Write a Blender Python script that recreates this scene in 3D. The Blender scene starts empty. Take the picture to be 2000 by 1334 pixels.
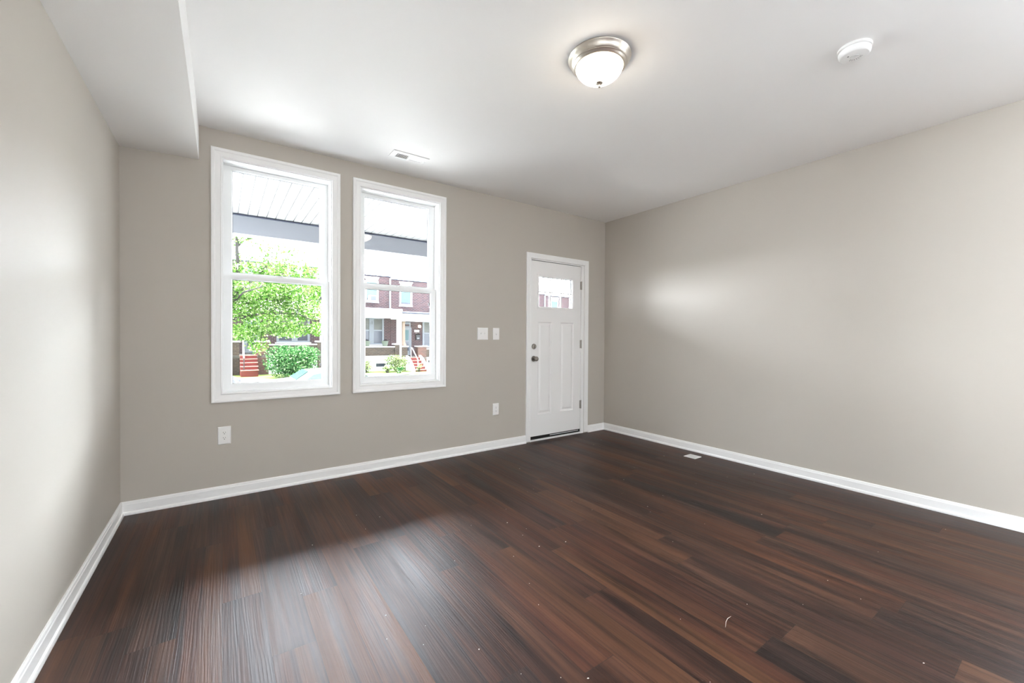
import bpy, bmesh, math, random
from mathutils import Vector, Matrix
random.seed(7)
sc = bpy.context.scene
C = sc.collection
PI = math.pi

# ---------------------------------------------------------------- camera, sky, sun, exposure
F_PX, YAW, PITCH, ROLL, CAM_Z = 804.4, 0.6135, -0.0101, 0.0056, 1.2058
cam_d = bpy.data.cameras.new('camera'); cam = bpy.data.objects.new('camera', cam_d); C.objects.link(cam)
cam_d.sensor_width = 36.0; cam_d.lens = F_PX / 2000 * 36.0; cam_d.clip_start = 0.02; cam_d.clip_end = 300
_r = Vector((math.cos(YAW), -math.sin(YAW), 0))
_f = Vector((math.sin(YAW) * math.cos(PITCH), math.cos(YAW) * math.cos(PITCH), math.sin(PITCH)))
_u = _r.cross(_f)
_r2 = _r * math.cos(ROLL) + _u * math.sin(ROLL); _u2 = _u * math.cos(ROLL) - _r * math.sin(ROLL)
cam.matrix_world = Matrix(((_r2.x, _u2.x, -_f.x, 0), (_r2.y, _u2.y, -_f.y, 0), (_r2.z, _u2.z, -_f.z, CAM_Z), (0, 0, 0, 1)))
sc.camera = cam

world = bpy.data.worlds.new('sky'); sc.world = world; world.use_nodes = True
wt = world.node_tree; bg = wt.nodes['Background']
SKY_BACK, SKY_FRONT = 4.0, 31.0                                # hazy bright sky over the street, dimmer behind the house
_tc = wt.nodes.new('ShaderNodeTexCoord'); _sx = wt.nodes.new('ShaderNodeSeparateXYZ'); _mr = wt.nodes.new('ShaderNodeMapRange')
wt.links.new(_tc.outputs['Generated'], _sx.inputs[0]); wt.links.new(_sx.outputs['Y'], _mr.inputs[0])
_mr.interpolation_type = 'SMOOTHSTEP'; _mr.inputs[1].default_value = -0.30; _mr.inputs[2].default_value = 0.14
_mr.inputs[3].default_value = SKY_BACK; _mr.inputs[4].default_value = SKY_FRONT
wt.links.new(_mr.outputs[0], bg.inputs[1]); bg.inputs[0].default_value = (0.865, 0.925, 1.01, 1)

sun_d = bpy.data.lights.new('sun', 'SUN'); sun = bpy.data.objects.new('sun', sun_d); C.objects.link(sun)
sun_d.energy = 14.0; sun_d.angle = math.radians(0.6); sun_d.color = (1.0, 0.96, 0.90)
sun_dir = Vector((0.72, 0.16, 0.75)).normalized()            # towards the sun
sun.rotation_euler = sun_dir.to_track_quat('Z', 'Y').to_euler(); sun.location = (0, -20, 30)

LAMP = 7.0
vs = sc.view_settings
sc.display_settings.display_device = 'sRGB'
vs.view_transform = 'Standard'; vs.look = 'None'; vs.gamma = 1.0; vs.use_curve_mapping = False
vs.exposure = 1.72
cy = sc.cycles
cy.use_denoising = True
cy.max_bounces = 14; cy.diffuse_bounces = 8; cy.glossy_bounces = 4; cy.transmission_bounces = 6; cy.transparent_max_bounces = 24
cy.sample_clamp_indirect = 12.0; cy.caustics_reflective = False; cy.caustics_refractive = False

# room numbers (metres): front wall inner face y = D, camera at x = 0, y = 0
D = 3.74; XL = -0.556; XR = 4.1225; H = 2.7195; YB = -3.4; WT = 0.14

def portal(name, x0, x1, z0, z1, y, inward):
    l = bpy.data.lights.new(name, 'AREA'); l.shape = 'RECTANGLE'; l.size = x1 - x0; l.size_y = z1 - z0
    l.cycles.is_portal = True
    o = bpy.data.objects.new(name, l); C.objects.link(o)
    o.location = ((x0 + x1) / 2, y, (z0 + z1) / 2)
    o.rotation_euler = (PI / 2, 0, 0) if inward > 0 else (-PI / 2, 0, 0)   # -Z looks along +y / -y

CURL = [(1.715, 0.878), (1.748, 0.893), (1.773, 0.899), (1.798, 0.897)]
BACK_FILL_WINS = [(2.06, 3.02), (-0.45, 0.14)]; BWZ = (0.30, 2.45); LEFT_FILL_WINS = [(-1.35, -0.4)]; LWZ = (0.55, 2.35); RIGHT_FILL_WIN = (-1.28, -0.18); RWZ = (0.30, 2.45)  # unseen openings behind the camera, added to let in fill daylight

# ---------------------------------------------------------------- materials
def mat(name):
    m = bpy.data.materials.new(name); m.use_nodes = True
    nt = m.node_tree; b = nt.nodes['Principled BSDF']
    return m, nt, b
def N(nt, t, **kw):
    n = nt.nodes.new(t)
    for k, v in kw.items(): setattr(n, k, v)
    return n
def simple(name, col, rough=0.5, spec=0.4, metal=0.0, var=0.0, scale=8.0, bump=0.0, bscale=60.0, emit=None):
    m, nt, b = mat(name)
    b.inputs['Base Color'].default_value = (*col, 1); b.inputs['Roughness'].default_value = rough
    b.inputs['Specular IOR Level'].default_value = spec; b.inputs['Metallic'].default_value = metal
    tc = N(nt, 'ShaderNodeTexCoord')
    if var > 0:
        n = N(nt, 'ShaderNodeTexNoise'); n.inputs['Scale'].default_value = scale; n.inputs['Detail'].default_value = 5
        nt.links.new(tc.outputs['Object'], n.inputs['Vector'])
        r = N(nt, 'ShaderNodeMapRange'); r.inputs[1].default_value = 0.3; r.inputs[2].default_value = 0.7
        r.inputs[3].default_value = 1 - var; r.inputs[4].default_value = 1 + var
        nt.links.new(n.outputs['Fac'], r.inputs[0])
        mx = N(nt, 'ShaderNodeMix', data_type='RGBA', blend_type='MULTIPLY'); mx.inputs[0].default_value = 1
        mx.inputs[6].default_value = (*col, 1); nt.links.new(r.outputs[0], mx.inputs[7]); nt.links.new(mx.outputs[2], b.inputs['Base Color'])
    if bump > 0:
        n2 = N(nt, 'ShaderNodeTexNoise'); n2.inputs['Scale'].default_value = bscale; n2.inputs['Detail'].default_value = 3
        nt.links.new(tc.outputs['Object'], n2.inputs['Vector'])
        bp = N(nt, 'ShaderNodeBump'); bp.inputs['Strength'].default_value = bump; bp.inputs['Distance'].default_value = 0.002
        nt.links.new(n2.outputs['Fac'], bp.inputs['Height']); nt.links.new(bp.outputs[0], b.inputs['Normal'])
    if emit:
        b.inputs['Emission Color'].default_value = (*emit[0], 1); b.inputs['Emission Strength'].default_value = emit[1]
    return m

M = {}
M['wall'] = simple('greige_wall_paint', (0.535, 0.493, 0.440), 0.6, 0.16, var=0.015, scale=1.3, bump=0.12, bscale=220)
M['ceiling'] = simple('ceiling_paint', (0.88, 0.865, 0.855), 0.6, 0.25, var=0.01, scale=1.0, bump=0.08, bscale=200)
M['trim'] = simple('white_trim_paint', (0.93, 0.92, 0.91), 0.32, 0.45)
M['vinyl'] = simple('white_vinyl', (0.88, 0.88, 0.875), 0.35, 0.45)
M['door'] = simple('white_door_paint', (0.91, 0.895, 0.885), 0.35, 0.45, bump=0.03, bscale=90)
M['plate'] = simple('white_plastic', (0.90, 0.885, 0.87), 0.3, 0.5)
M['plastic'] = simple('bright_white_plastic', (0.82, 0.81, 0.80), 0.4, 0.45)
M['slot'] = simple('dark_slot', (0.02, 0.018, 0.016), 0.6, 0.2)
M['gasket'] = simple('dark_rubber_gasket', (0.03, 0.03, 0.032), 0.6, 0.2)
M['black'] = simple('black_rubber', (0.012, 0.011, 0.010), 0.6, 0.3)
M['nickel'] = simple('brushed_nickel', (0.60, 0.55, 0.49), 0.36, 0.5, metal=1.0)
M['hinge'] = simple('satin_nickel_hinge', (0.42, 0.39, 0.36), 0.35, 0.5, metal=1.0)
M['knob'] = simple('satin_nickel_knob', (0.36, 0.33, 0.30), 0.28, 0.5, metal=1.0)
M['shade'] = simple('lit_frosted_glass', (0.9, 0.88, 0.84), 0.3, 0.5, emit=((1.0, 0.88, 0.70), LAMP))
M['fleck'] = simple('paint_fleck', (0.75, 0.72, 0.66), 0.7, 0.2)

def glass_mat(name, tint=(1, 1, 1), refl=1.0):
    m = bpy.data.materials.new(name); m.use_nodes = True; nt = m.node_tree
    nt.nodes.remove(nt.nodes['Principled BSDF'])
    out = nt.nodes['Material Output']
    t = N(nt, 'ShaderNodeBsdfTransparent'); t.inputs[0].default_value = (*tint, 1)
    g = N(nt, 'ShaderNodeBsdfGlossy'); g.inputs['Roughness'].default_value = 0.01
    fr = N(nt, 'ShaderNodeFresnel'); fr.inputs['IOR'].default_value = 1.45
    mu = N(nt, 'ShaderNodeMath', operation='MULTIPLY'); mu.inputs[1].default_value = refl
    nt.links.new(fr.outputs[0], mu.inputs[0])
    mx = N(nt, 'ShaderNodeMixShader'); nt.links.new(mu.outputs[0], mx.inputs[0]); nt.links.new(t.outputs[0], mx.inputs[1]); nt.links.new(g.outputs[0], mx.inputs[2])
    nt.links.new(mx.outputs[0], out.inputs[0]); return m
M['glass'] = glass_mat('clear_window_glass', (0.97, 0.985, 0.98), 0.8)
M['doorglass'] = glass_mat('clear_door_glass', (0.97, 0.98, 0.98), 0.8)

def floor_mat():
    m, nt, b = mat('dark_walnut_vinyl_plank')
    L = nt.links.new
    tc = N(nt, 'ShaderNodeTexCoord'); sp = N(nt, 'ShaderNodeSeparateXYZ'); L(tc.outputs['Object'], sp.inputs[0])
    def mth(op, a, bb=None, c=None):
        n = N(nt, 'ShaderNodeMath', operation=op)
        for i, v in enumerate((a, bb, c)):
            if v is None: continue
            if isinstance(v, (int, float)): n.inputs[i].default_value = v
            else: L(v, n.inputs[i])
        return n.outputs[0]
    PW, PL = 0.152, 1.22
    xr = mth('DIVIDE', sp.outputs[0], PW); row = mth('FLOOR', xr)
    wn = N(nt, 'ShaderNodeTexWhiteNoise', noise_dimensions='1D'); L(row, wn.inputs['W'])
    yo = mth('ADD', mth('DIVIDE', sp.outputs[1], PL), mth('MULTIPLY', wn.outputs['Value'], 3.7)); col = mth('FLOOR', yo)
    cb = N(nt, 'ShaderNodeCombineXYZ'); L(row, cb.inputs[0]); L(col, cb.inputs[1])
    pid = N(nt, 'ShaderNodeTexWhiteNoise', noise_dimensions='3D'); L(cb.outputs[0], pid.inputs['Vector'])
    # strips printed in each plank (three narrower staves)
    srow = mth('FLOOR', mth('MULTIPLY', xr, 2.0))
    cb3 = N(nt, 'ShaderNodeCombineXYZ'); L(srow, cb3.inputs[0]); L(col, cb3.inputs[1]); cb3.inputs[2].default_value = 4.2
    sid = N(nt, 'ShaderNodeTexWhiteNoise', noise_dimensions='3D'); L(cb3.outputs[0], sid.inputs['Vector'])
    # grain coordinates: stretched along y, shifted per plank
    gx = mth('ADD', sp.outputs[0], mth('MULTIPLY', pid.outputs['Value'], 37.0))
    gy = mth('ADD', sp.outputs[1], mth('MULTIPLY', pid.outputs['Value'], 91.0))
    g = N(nt, 'ShaderNodeCombineXYZ'); L(mth('MULTIPLY', gx, 52.0), g.inputs[0]); L(mth('MULTIPLY', gy, 1.3), g.inputs[1])
    n1 = N(nt, 'ShaderNodeTexNoise'); n1.inputs['Scale'].default_value = 1.0; n1.inputs['Detail'].default_value = 6; n1.inputs['Roughness'].default_value = 0.62; n1.inputs['Distortion'].default_value = 0.6
    L(g.outputs[0], n1.inputs['Vector'])
    g2 = N(nt, 'ShaderNodeCombineXYZ'); L(mth('MULTIPLY', gx, 13.0), g2.inputs[0]); L(mth('MULTIPLY', gy, 0.9), g2.inputs[1])
    n2 = N(nt, 'ShaderNodeTexNoise'); n2.inputs['Scale'].default_value = 1.0; n2.inputs['Detail'].default_value = 3; n2.inputs['Distortion'].default_value = 0.8
    L(g2.outputs[0], n2.inputs['Vector'])
    t = mth('ADD', mth('MULTIPLY', n1.outputs['Fac'], 0.46), mth('ADD', mth('MULTIPLY', n2.outputs['Fac'], 0.54), mth('ADD', mth('MULTIPLY', pid.outputs['Value'], 0.12), mth('MULTIPLY', sid.outputs['Value'], 0.13))))
    cr = N(nt, 'ShaderNodeValToRGB'); L(t, cr.inputs[0])
    e = cr.color_ramp.elements
    e[0].position = 0.455; e[0].color = (0.0102, 0.0048, 0.0032, 1)
    e[1].position = 0.80; e[1].color = (0.104, 0.044, 0.0235, 1)
    k = e.new(0.57); k.color = (0.0300, 0.0125, 0.0075, 1)
    k = e.new(0.67); k.color = (0.062, 0.0255, 0.0142, 1)
    # per-plank hue: grey brown to red brown
    hs = N(nt, 'ShaderNodeHueSaturation'); L(cr.outputs[0], hs.inputs['Color'])
    L(mth('ADD', 0.493, mth('MULTIPLY', sid.outputs['Value'], 0.012)), hs.inputs['Hue'])
    L(mth('ADD', 0.86, mth('MULTIPLY', pid.outputs['Value'], 0.25)), hs.inputs['Saturation'])
    # seams
    fx = mth('FRACT', xr); fy = mth('FRACT', yo)
    ex = mth('MINIMUM', fx, mth('SUBTRACT', 1.0, fx)); ey = mth('MINIMUM', fy, mth('SUBTRACT', 1.0, fy))
    seam = mth('MAXIMUM', mth('LESS_THAN', ex, 0.006), mth('LESS_THAN', ey, 0.0010))
    mx = N(nt, 'ShaderNodeMix', data_type='RGBA'); L(mth('MULTIPLY', seam, 0.65), mx.inputs[0]); L(hs.outputs[0], mx.inputs[6]); mx.inputs[7].default_value = (0.010, 0.007, 0.005, 1)
    L(mx.outputs[2], b.inputs['Base Color'])
    # embossed grain
    wv = N(nt, 'ShaderNodeTexWave', wave_type='BANDS', bands_direction='X')
    wv.inputs['Scale'].default_value = 1.0; wv.inputs['Distortion'].default_value = 16.0; wv.inputs['Detail'].default_value = 2.0; wv.inputs['Detail Scale'].default_value = 0.6
    g3 = N(nt, 'ShaderNodeCombineXYZ'); L(mth('MULTIPLY', gx, 26.0), g3.inputs[0]); L(mth('MULTIPLY', gy, 1.6), g3.inputs[1]); L(g3.outputs[0], wv.inputs['Vector'])
    g4 = N(nt, 'ShaderNodeCombineXYZ'); L(mth('MULTIPLY', gx, 135.0), g4.inputs[0]); L(mth('MULTIPLY', gy, 2.6), g4.inputs[1])
    n4 = N(nt, 'ShaderNodeTexNoise'); n4.inputs['Scale'].default_value = 1.0; n4.inputs['Detail'].default_value = 4; n4.inputs['Distortion'].default_value = 0.9
    L(g4.outputs[0], n4.inputs['Vector'])
    hgt = mth('ADD', mth('MULTIPLY', wv.outputs['Fac'], 0.16), mth('ADD', mth('MULTIPLY', n4.outputs['Fac'], 1.0), mth('MULTIPLY', seam, -1.2)))
    bp = N(nt, 'ShaderNodeBump'); bp.inputs['Strength'].default_value = 0.42; bp.inputs['Distance'].default_value = 0.0025
    L(hgt, bp.inputs['Height']); L(bp.outputs[0], b.inputs['Normal'])
    rr = N(nt, 'ShaderNodeMapRange'); L(n2.outputs['Fac'], rr.inputs[0]); rr.inputs[1].default_value = 0.3; rr.inputs[2].default_value = 0.7; rr.inputs[3].default_value = 0.41; rr.inputs[4].default_value = 0.52
    L(rr.outputs[0], b.inputs['Roughness']); b.inputs['Specular IOR Level'].default_value = 0.37
    b.inputs['Specular Tint'].default_value = (1.0, 0.89, 0.90, 1)
    return m


M['floor'] = floor_mat()

def brick_mat(name, c1, c2, mortar, mscale=1.0):
    m, nt, b = mat(name); L = nt.links.new
    tc = N(nt, 'ShaderNodeTexCoord'); sp = N(nt, 'ShaderNodeSeparateXYZ'); L(tc.outputs['Object'], sp.inputs[0])
    ad = N(nt, 'ShaderNodeMath', operation='ADD'); L(sp.outputs[0], ad.inputs[0]); L(sp.outputs[1], ad.inputs[1])
    cb = N(nt, 'ShaderNodeCombineXYZ'); L(ad.outputs[0], cb.inputs[0]); L(sp.outputs[2], cb.inputs[1])
    br = N(nt, 'ShaderNodeTexBrick'); L(cb.outputs[0], br.inputs['Vector'])
    br.inputs['Color1'].default_value = (*c1, 1); br.inputs['Color2'].default_value = (*c2, 1); br.inputs['Mortar'].default_value = (*mortar, 1)
    br.inputs['Scale'].default_value = 1.0; br.inputs['Brick Width'].default_value = 0.23 * mscale; br.inputs['Row Height'].default_value = 0.085 * mscale; br.inputs['Mortar Size'].default_value = 0.010 * mscale
    br.inputs['Bias'].default_value = -0.1
    L(br.outputs['Color'], b.inputs['Base Color']); b.inputs['Roughness'].default_value = 0.85; b.inputs['Specular IOR Level'].default_value = 0.2
    return m
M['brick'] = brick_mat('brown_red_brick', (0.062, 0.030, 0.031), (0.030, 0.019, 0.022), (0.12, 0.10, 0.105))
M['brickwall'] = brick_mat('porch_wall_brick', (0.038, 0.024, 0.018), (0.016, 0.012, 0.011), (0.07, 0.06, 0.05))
M['redbrick'] = brick_mat('pink_pier_brick', (0.080, 0.032, 0.026), (0.042, 0.022, 0.020), (0.09, 0.07, 0.06))
M['ext_white'] = simple('exterior_white_paint', (0.62, 0.62, 0.63), 0.6, 0.3)
M['ext_trim'] = simple('exterior_window_trim', (0.16, 0.17, 0.19), 0.6, 0.3)
M['ext_blind'] = simple('pale_blue_blind', (0.08, 0.125, 0.135), 0.7, 0.2)
M['ext_sky'] = simple('pale_ac_grey', (0.09, 0.095, 0.15), 0.7, 0.2)
M['ext_dark'] = simple('dark_window_glass', (0.016, 0.020, 0.028), 0.15, 0.5)
M['ext_curtain'] = simple('curtained_glass', (0.06, 0.06, 0.052), 0.4, 0.4, var=0.25, scale=6)
M['ext_blue'] = simple('blue_grey_storm_glass', (0.025, 0.03, 0.045), 0.2, 0.5)
M['ext_tan'] = simple('tan_stucco', (0.13, 0.095, 0.075), 0.8, 0.2)
M['roofdark'] = simple('slate_blue_roof_edge', (0.022, 0.026, 0.042), 0.7, 0.2)
M['stepred'] = simple('red_painted_step', (0.1, 0.015, 0.014), 0.7, 0.25, var=0.15, scale=5)
M['steptread'] = simple('sun_tinted_tread', (0.25, 0.115, 0.09), 0.8, 0.2, var=0.2, scale=7)  # paler than the risers: sun on the treads put into the colour
M['concrete'] = simple('pale_concrete', (0.2, 0.195, 0.185), 0.9, 0.2, var=0.1, scale=3)
M['asphalt'] = simple('grey_asphalt', (0.1, 0.1, 0.105), 0.9, 0.2, var=0.1, scale=4)
M['grass'] = simple('lawn_grass', (0.085, 0.115, 0.025), 0.9, 0.2, var=0.3, scale=4)
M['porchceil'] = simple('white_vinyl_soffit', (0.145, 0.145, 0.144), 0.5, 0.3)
M['beam'] = simple('blue_grey_beam_paint', (0.148, 0.152, 0.165), 0.6, 0.3)
M['deck'] = simple('pale_porch_concrete', (0.24, 0.235, 0.225), 0.8, 0.2, var=0.06, scale=3)
M['bark'] = simple('grey_bark', (0.025, 0.022, 0.02), 0.9, 0.2, var=0.3, scale=12)
M['pot'] = simple('grey_green_pot', (0.065, 0.075, 0.062), 0.7, 0.2)
M['soil'] = simple('dark_soil', (0.012, 0.011, 0.010), 0.9, 0.1)
M['metal_rail'] = simple('white_handrail_paint', (0.6, 0.6, 0.6), 0.5, 0.4)
M['mailbox'] = simple('black_mailbox', (0.008, 0.008, 0.010), 0.4, 0.4)
M['silver'] = simple('silver_car_paint', (0.055, 0.054, 0.054), 0.3, 0.5)
M['navy'] = simple('dark_car_paint', (0.02, 0.021, 0.026), 0.25, 0.5)
M['carglass'] = simple('teal_car_glass', (0.018, 0.042, 0.040), 0.12, 0.5)
M['tyre'] = simple('black_tyre', (0.015, 0.015, 0.015), 0.8, 0.2)
M['taillight'] = simple('red_tail_light', (0.18, 0.02, 0.018), 0.3, 0.5)
M['porchglobe'] = simple('lit_porch_globe', (0.9, 0.85, 0.75), 0.4, 0.3, emit=((1.0, 0.85, 0.6), 3.0))

def leaf_mat(name, cols, trans):
    m = bpy.data.materials.new(name); m.use_nodes = True; nt = m.node_tree; L = nt.links.new
    nt.nodes.remove(nt.nodes['Principled BSDF']); out = nt.nodes['Material Output']
    gi = N(nt, 'ShaderNodeNewGeometry'); cr = N(nt, 'ShaderNodeValToRGB'); L(gi.outputs['Random Per Island'], cr.inputs[0])
    e = cr.color_ramp.elements
    e[0].position = 0.0; e[0].color = (*cols[0], 1); e[1].position = 1.0; e[1].color = (*cols[3], 1)  # near-white end paints glossy highlights onto random leaves
    for p, c in ((0.48, cols[1]), (0.82, cols[2])): k = e.new(p); k.color = (*c, 1)
    d = N(nt, 'ShaderNodeBsdfDiffuse'); L(cr.outputs[0], d.inputs[0])
    t = N(nt, 'ShaderNodeBsdfTranslucent'); L(cr.outputs[0], t.inputs[0])
    ms = N(nt, 'ShaderNodeMixShader'); ms.inputs[0].default_value = trans; L(d.outputs[0], ms.inputs[1]); L(t.outputs[0], ms.inputs[2])
    L(ms.outputs[0], out.inputs[0]); return m
M['leaf'] = leaf_mat('spring_leaf', ((0.012, 0.045, 0.006), (0.075, 0.17, 0.025), (0.17, 0.26, 0.07), (0.40, 0.46, 0.28)), 0.45)
M['shrubleaf'] = leaf_mat('deep_green_leaf', ((0.003, 0.018, 0.006), (0.02, 0.075, 0.02), (0.07, 0.15, 0.05), (0.24, 0.32, 0.17)), 0.25)  # dark stops stand in for shade inside the shrub
M['paleleaf'] = leaf_mat('pale_yellow_green_leaf', ((0.02, 0.05, 0.014), (0.12, 0.16, 0.06), (0.25, 0.28, 0.14), (0.45, 0.46, 0.32)), 0.3)

# ---------------------------------------------------------------- mesh helpers
def wloc(o):
    v = Vector((0, 0, 0))
    while o is not None: v = v + Vector(o.location); o = o.parent
    return v
class MB:
    def __init__(s): s.bm = bmesh.new()
    def box(s, x0, x1, y0, y1, z0, z1, bev=0.0):
        b = s.bm
        v = [b.verts.new((x, y, z)) for x in (min(x0, x1), max(x0, x1)) for y in (min(y0, y1), max(y0, y1)) for z in (min(z0, z1), max(z0, z1))]
        fs = [b.faces.new([v[i] for i in q]) for q in ((0, 1, 3, 2), (4, 6, 7, 5), (0, 4, 5, 1), (2, 3, 7, 6), (0, 2, 6, 4), (1, 5, 7, 3))]
        if bev > 0:
            es = list({e for f in fs for e in f.edges})
            bmesh.ops.bevel(b, geom=es, offset=bev, segments=2, affect='EDGES', profile=0.6)
        return s
    def tube(s, pts, r, n=8, cap=True):
        b = s.bm; pts = [Vector(p) for p in pts]; rs = r if isinstance(r, (list, tuple)) else [r] * len(pts); rings = []
        for i, p in enumerate(pts):
            t = (pts[min(i + 1, len(pts) - 1)] - pts[max(i - 1, 0)]).normalized()
            a = Vector((0, 0, 1)) if abs(t.z) < 0.9 else Vector((1, 0, 0))
            u = t.cross(a).normalized(); w = t.cross(u)
            rings.append([b.verts.new(p + (u * math.cos(2 * PI * k / n) + w * math.sin(2 * PI * k / n)) * rs[i]) for k in range(n)])
        for A, B in zip(rings, rings[1:]):
            for k in range(n): b.faces.new((A[k], A[(k + 1) % n], B[(k + 1) % n], B[k]))
        if cap: b.faces.new(rings[0][::-1]); b.faces.new(rings[-1])
        return s
    def lathe(s, prof, o=(0, 0, 0), axis=(0, 0, 1), n=48, capa=True, capb=True):
        """prof: (radius, height along axis)"""
        b = s.bm; ax = Vector(axis).normalized(); a = Vector((0, 0, 1)) if abs(ax.z) < 0.9 else Vector((1, 0, 0))
        u = ax.cross(a).normalized(); w = ax.cross(u); o = Vector(o); rings = []
        for r, h in prof:
            if r < 1e-6: rings.append([b.verts.new(o + ax * h)])
            else: rings.append([b.verts.new(o + ax * h + (u * math.cos(2 * PI * k / n) + w * math.sin(2 * PI * k / n)) * r) for k in range(n)])
        for A, B in zip(rings, rings[1:]):
            for k in range(n):
                if len(A) == 1 and len(B) == 1: continue
                if len(A) == 1: b.faces.new((A[0], B[(k + 1) % n], B[k]))
                elif len(B) == 1: b.faces.new((A[k], A[(k + 1) % n], B[0]))
                else: b.faces.new((A[k], A[(k + 1) % n], B[(k + 1) % n], B[k]))
        if capa and len(rings[0]) > 1: b.faces.new(rings[0][::-1])
        if capb and len(rings[-1]) > 1: b.faces.new(rings[-1])
        return s
    def prism(s, poly, fn, a, c):
        """extrude the 2-D polygon; fn(u, v, w) -> 3-D point, w from a to c"""
        b = s.bm; A = [b.verts.new(fn(u, v, a)) for u, v in poly]; B = [b.verts.new(fn(u, v, c)) for u, v in poly]; n = len(poly)
        for k in range(n): b.faces.new((A[k], A[(k + 1) % n], B[(k + 1) % n], B[k]))
        b.faces.new(A[::-1]); b.faces.new(B); return s
    def rings(s, x0, x1, z0, z1, steps, cap=True, fn=None):
        """nested rectangles in an xz plane: steps = (inset, y)"""
        b = s.bm; fn = fn or (lambda x, y, z: (x, y, z)); R = []
        for ins, y in steps:
            R.append([b.verts.new(fn(*p)) for p in ((x0 + ins, y, z0 + ins), (x1 - ins, y, z0 + ins), (x1 - ins, y, z1 - ins), (x0 + ins, y, z1 - ins))])
        for A, B in zip(R, R[1:]):
            for k in range(4): b.faces.new((A[k], A[(k + 1) % 4], B[(k + 1) % 4], B[k]))
        if cap: b.faces.new(R[-1])
        return s
    def sweep_frame(s, x0, x1, z0, z1, prof, bottom=True):
        """mitred moulding round a rectangle: prof = (outset, y) closed polygon"""
        b = s.bm; R = []
        for u, y in prof:
            if bottom: R.append([b.verts.new(p) for p in ((x0 - u, y, z0 - u), (x0 - u, y, z1 + u), (x1 + u, y, z1 + u), (x1 + u, y, z0 - u))])
            else: R.append([b.verts.new(p) for p in ((x0 - u, y, z0), (x0 - u, y, z1 + u), (x1 + u, y, z1 + u), (x1 + u, y, z0))])
        n = len(R); segs = 4 if bottom else 3
        for i in range(n):
            A, B = R[i], R[(i + 1) % n]
            for k in range(segs): b.faces.new((A[k], A[(k + 1) % 4], B[(k + 1) % 4], B[k]))
        if not bottom:
            b.faces.new([r[0] for r in R]); b.faces.new([r[3] for r in R][::-1])
        return s
    def grid_wall(s, xs, zs, holes, y0, y1, fn=None):
        """slab between y0 and y1 with rectangular holes, one connected skin"""
        b = s.bm; fn = fn or (lambda x, y, z: (x, y, z)); V = {}
        hole = lambda i, j: any(h[0] - 1e-6 <= (xs[i] + xs[i + 1]) / 2 <= h[1] + 1e-6 and h[2] - 1e-6 <= (zs[j] + zs[j + 1]) / 2 <= h[3] + 1e-6 for h in holes)
        def v(i, j, k):
            if (i, j, k) not in V: V[(i, j, k)] = b.verts.new(fn(xs[i], (y0, y1)[k], zs[j]))
            return V[(i, j, k)]
        nx, nz = len(xs) - 1, len(zs) - 1
        solid = lambda i, j: 0 <= i < nx and 0 <= j < nz and not hole(i, j)
        for i in range(nx):
            for j in range(nz):
                if not solid(i, j): continue
                b.faces.new((v(i, j, 0), v(i + 1, j, 0), v(i + 1, j + 1, 0), v(i, j + 1, 0)))
                b.faces.new((v(i, j, 1), v(i, j + 1, 1), v(i + 1, j + 1, 1), v(i + 1, j, 1)))
                if not solid(i - 1, j): b.faces.new((v(i, j, 0), v(i, j + 1, 0), v(i, j + 1, 1), v(i, j, 1)))
                if not solid(i + 1, j): b.faces.new((v(i + 1, j, 0), v(i + 1, j, 1), v(i + 1, j + 1, 1), v(i + 1, j + 1, 0)))
                if not solid(i, j - 1): b.faces.new((v(i, j, 0), v(i, j, 1), v(i + 1, j, 1), v(i + 1, j, 0)))
                if not solid(i, j + 1): b.faces.new((v(i, j + 1, 0), v(i + 1, j + 1, 0), v(i + 1, j + 1, 1), v(i, j + 1, 1)))
        return s
    def build(s, name, m, parent=None, world=True, smooth=False, **props):
        b = s.bm; bmesh.ops.recalc_face_normals(b, faces=b.faces[:])
        if parent is not None and world: bmesh.ops.translate(b, verts=b.verts[:], vec=-wloc(parent))
        me = bpy.data.meshes.new(name); b.to_mesh(me); b.free()
        me.materials.append(M[m] if isinstance(m, str) else m)
        if smooth:
            me.polygons.foreach_set('use_smooth', [True] * len(me.polygons))
            me.set_sharp_from_angle(angle=math.radians(38))
        o = bpy.data.objects.new(name, me); C.objects.link(o)
        if parent is not None: o.parent = parent
        for k, v in props.items(): o[k] = v
        return o
def thing(name, label, cat, loc=(0, 0, 0), rz=0.0, group=None):
    o = bpy.data.objects.new(name, None); C.objects.link(o); o.location = loc; o.rotation_euler = (0, 0, rz); o.empty_display_size = 0.1
    o['label'] = label; o['category'] = cat
    if group: o['group'] = group
    return o
def tag(o, label, cat, group=None):
    o['label'] = label; o['category'] = cat
    if group: o['group'] = group
    return o
def struct(o, label=None, cat=None):
    o['kind'] = 'structure'
    if label: o['label'] = label
    if cat: o['category'] = cat
    return o
def copy_tree(o, parent=None):
    c = o.copy(); C.objects.link(c)
    if parent is not None: c.parent = parent
    for ch in list(o.children): copy_tree(ch, c)
    return c

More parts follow.
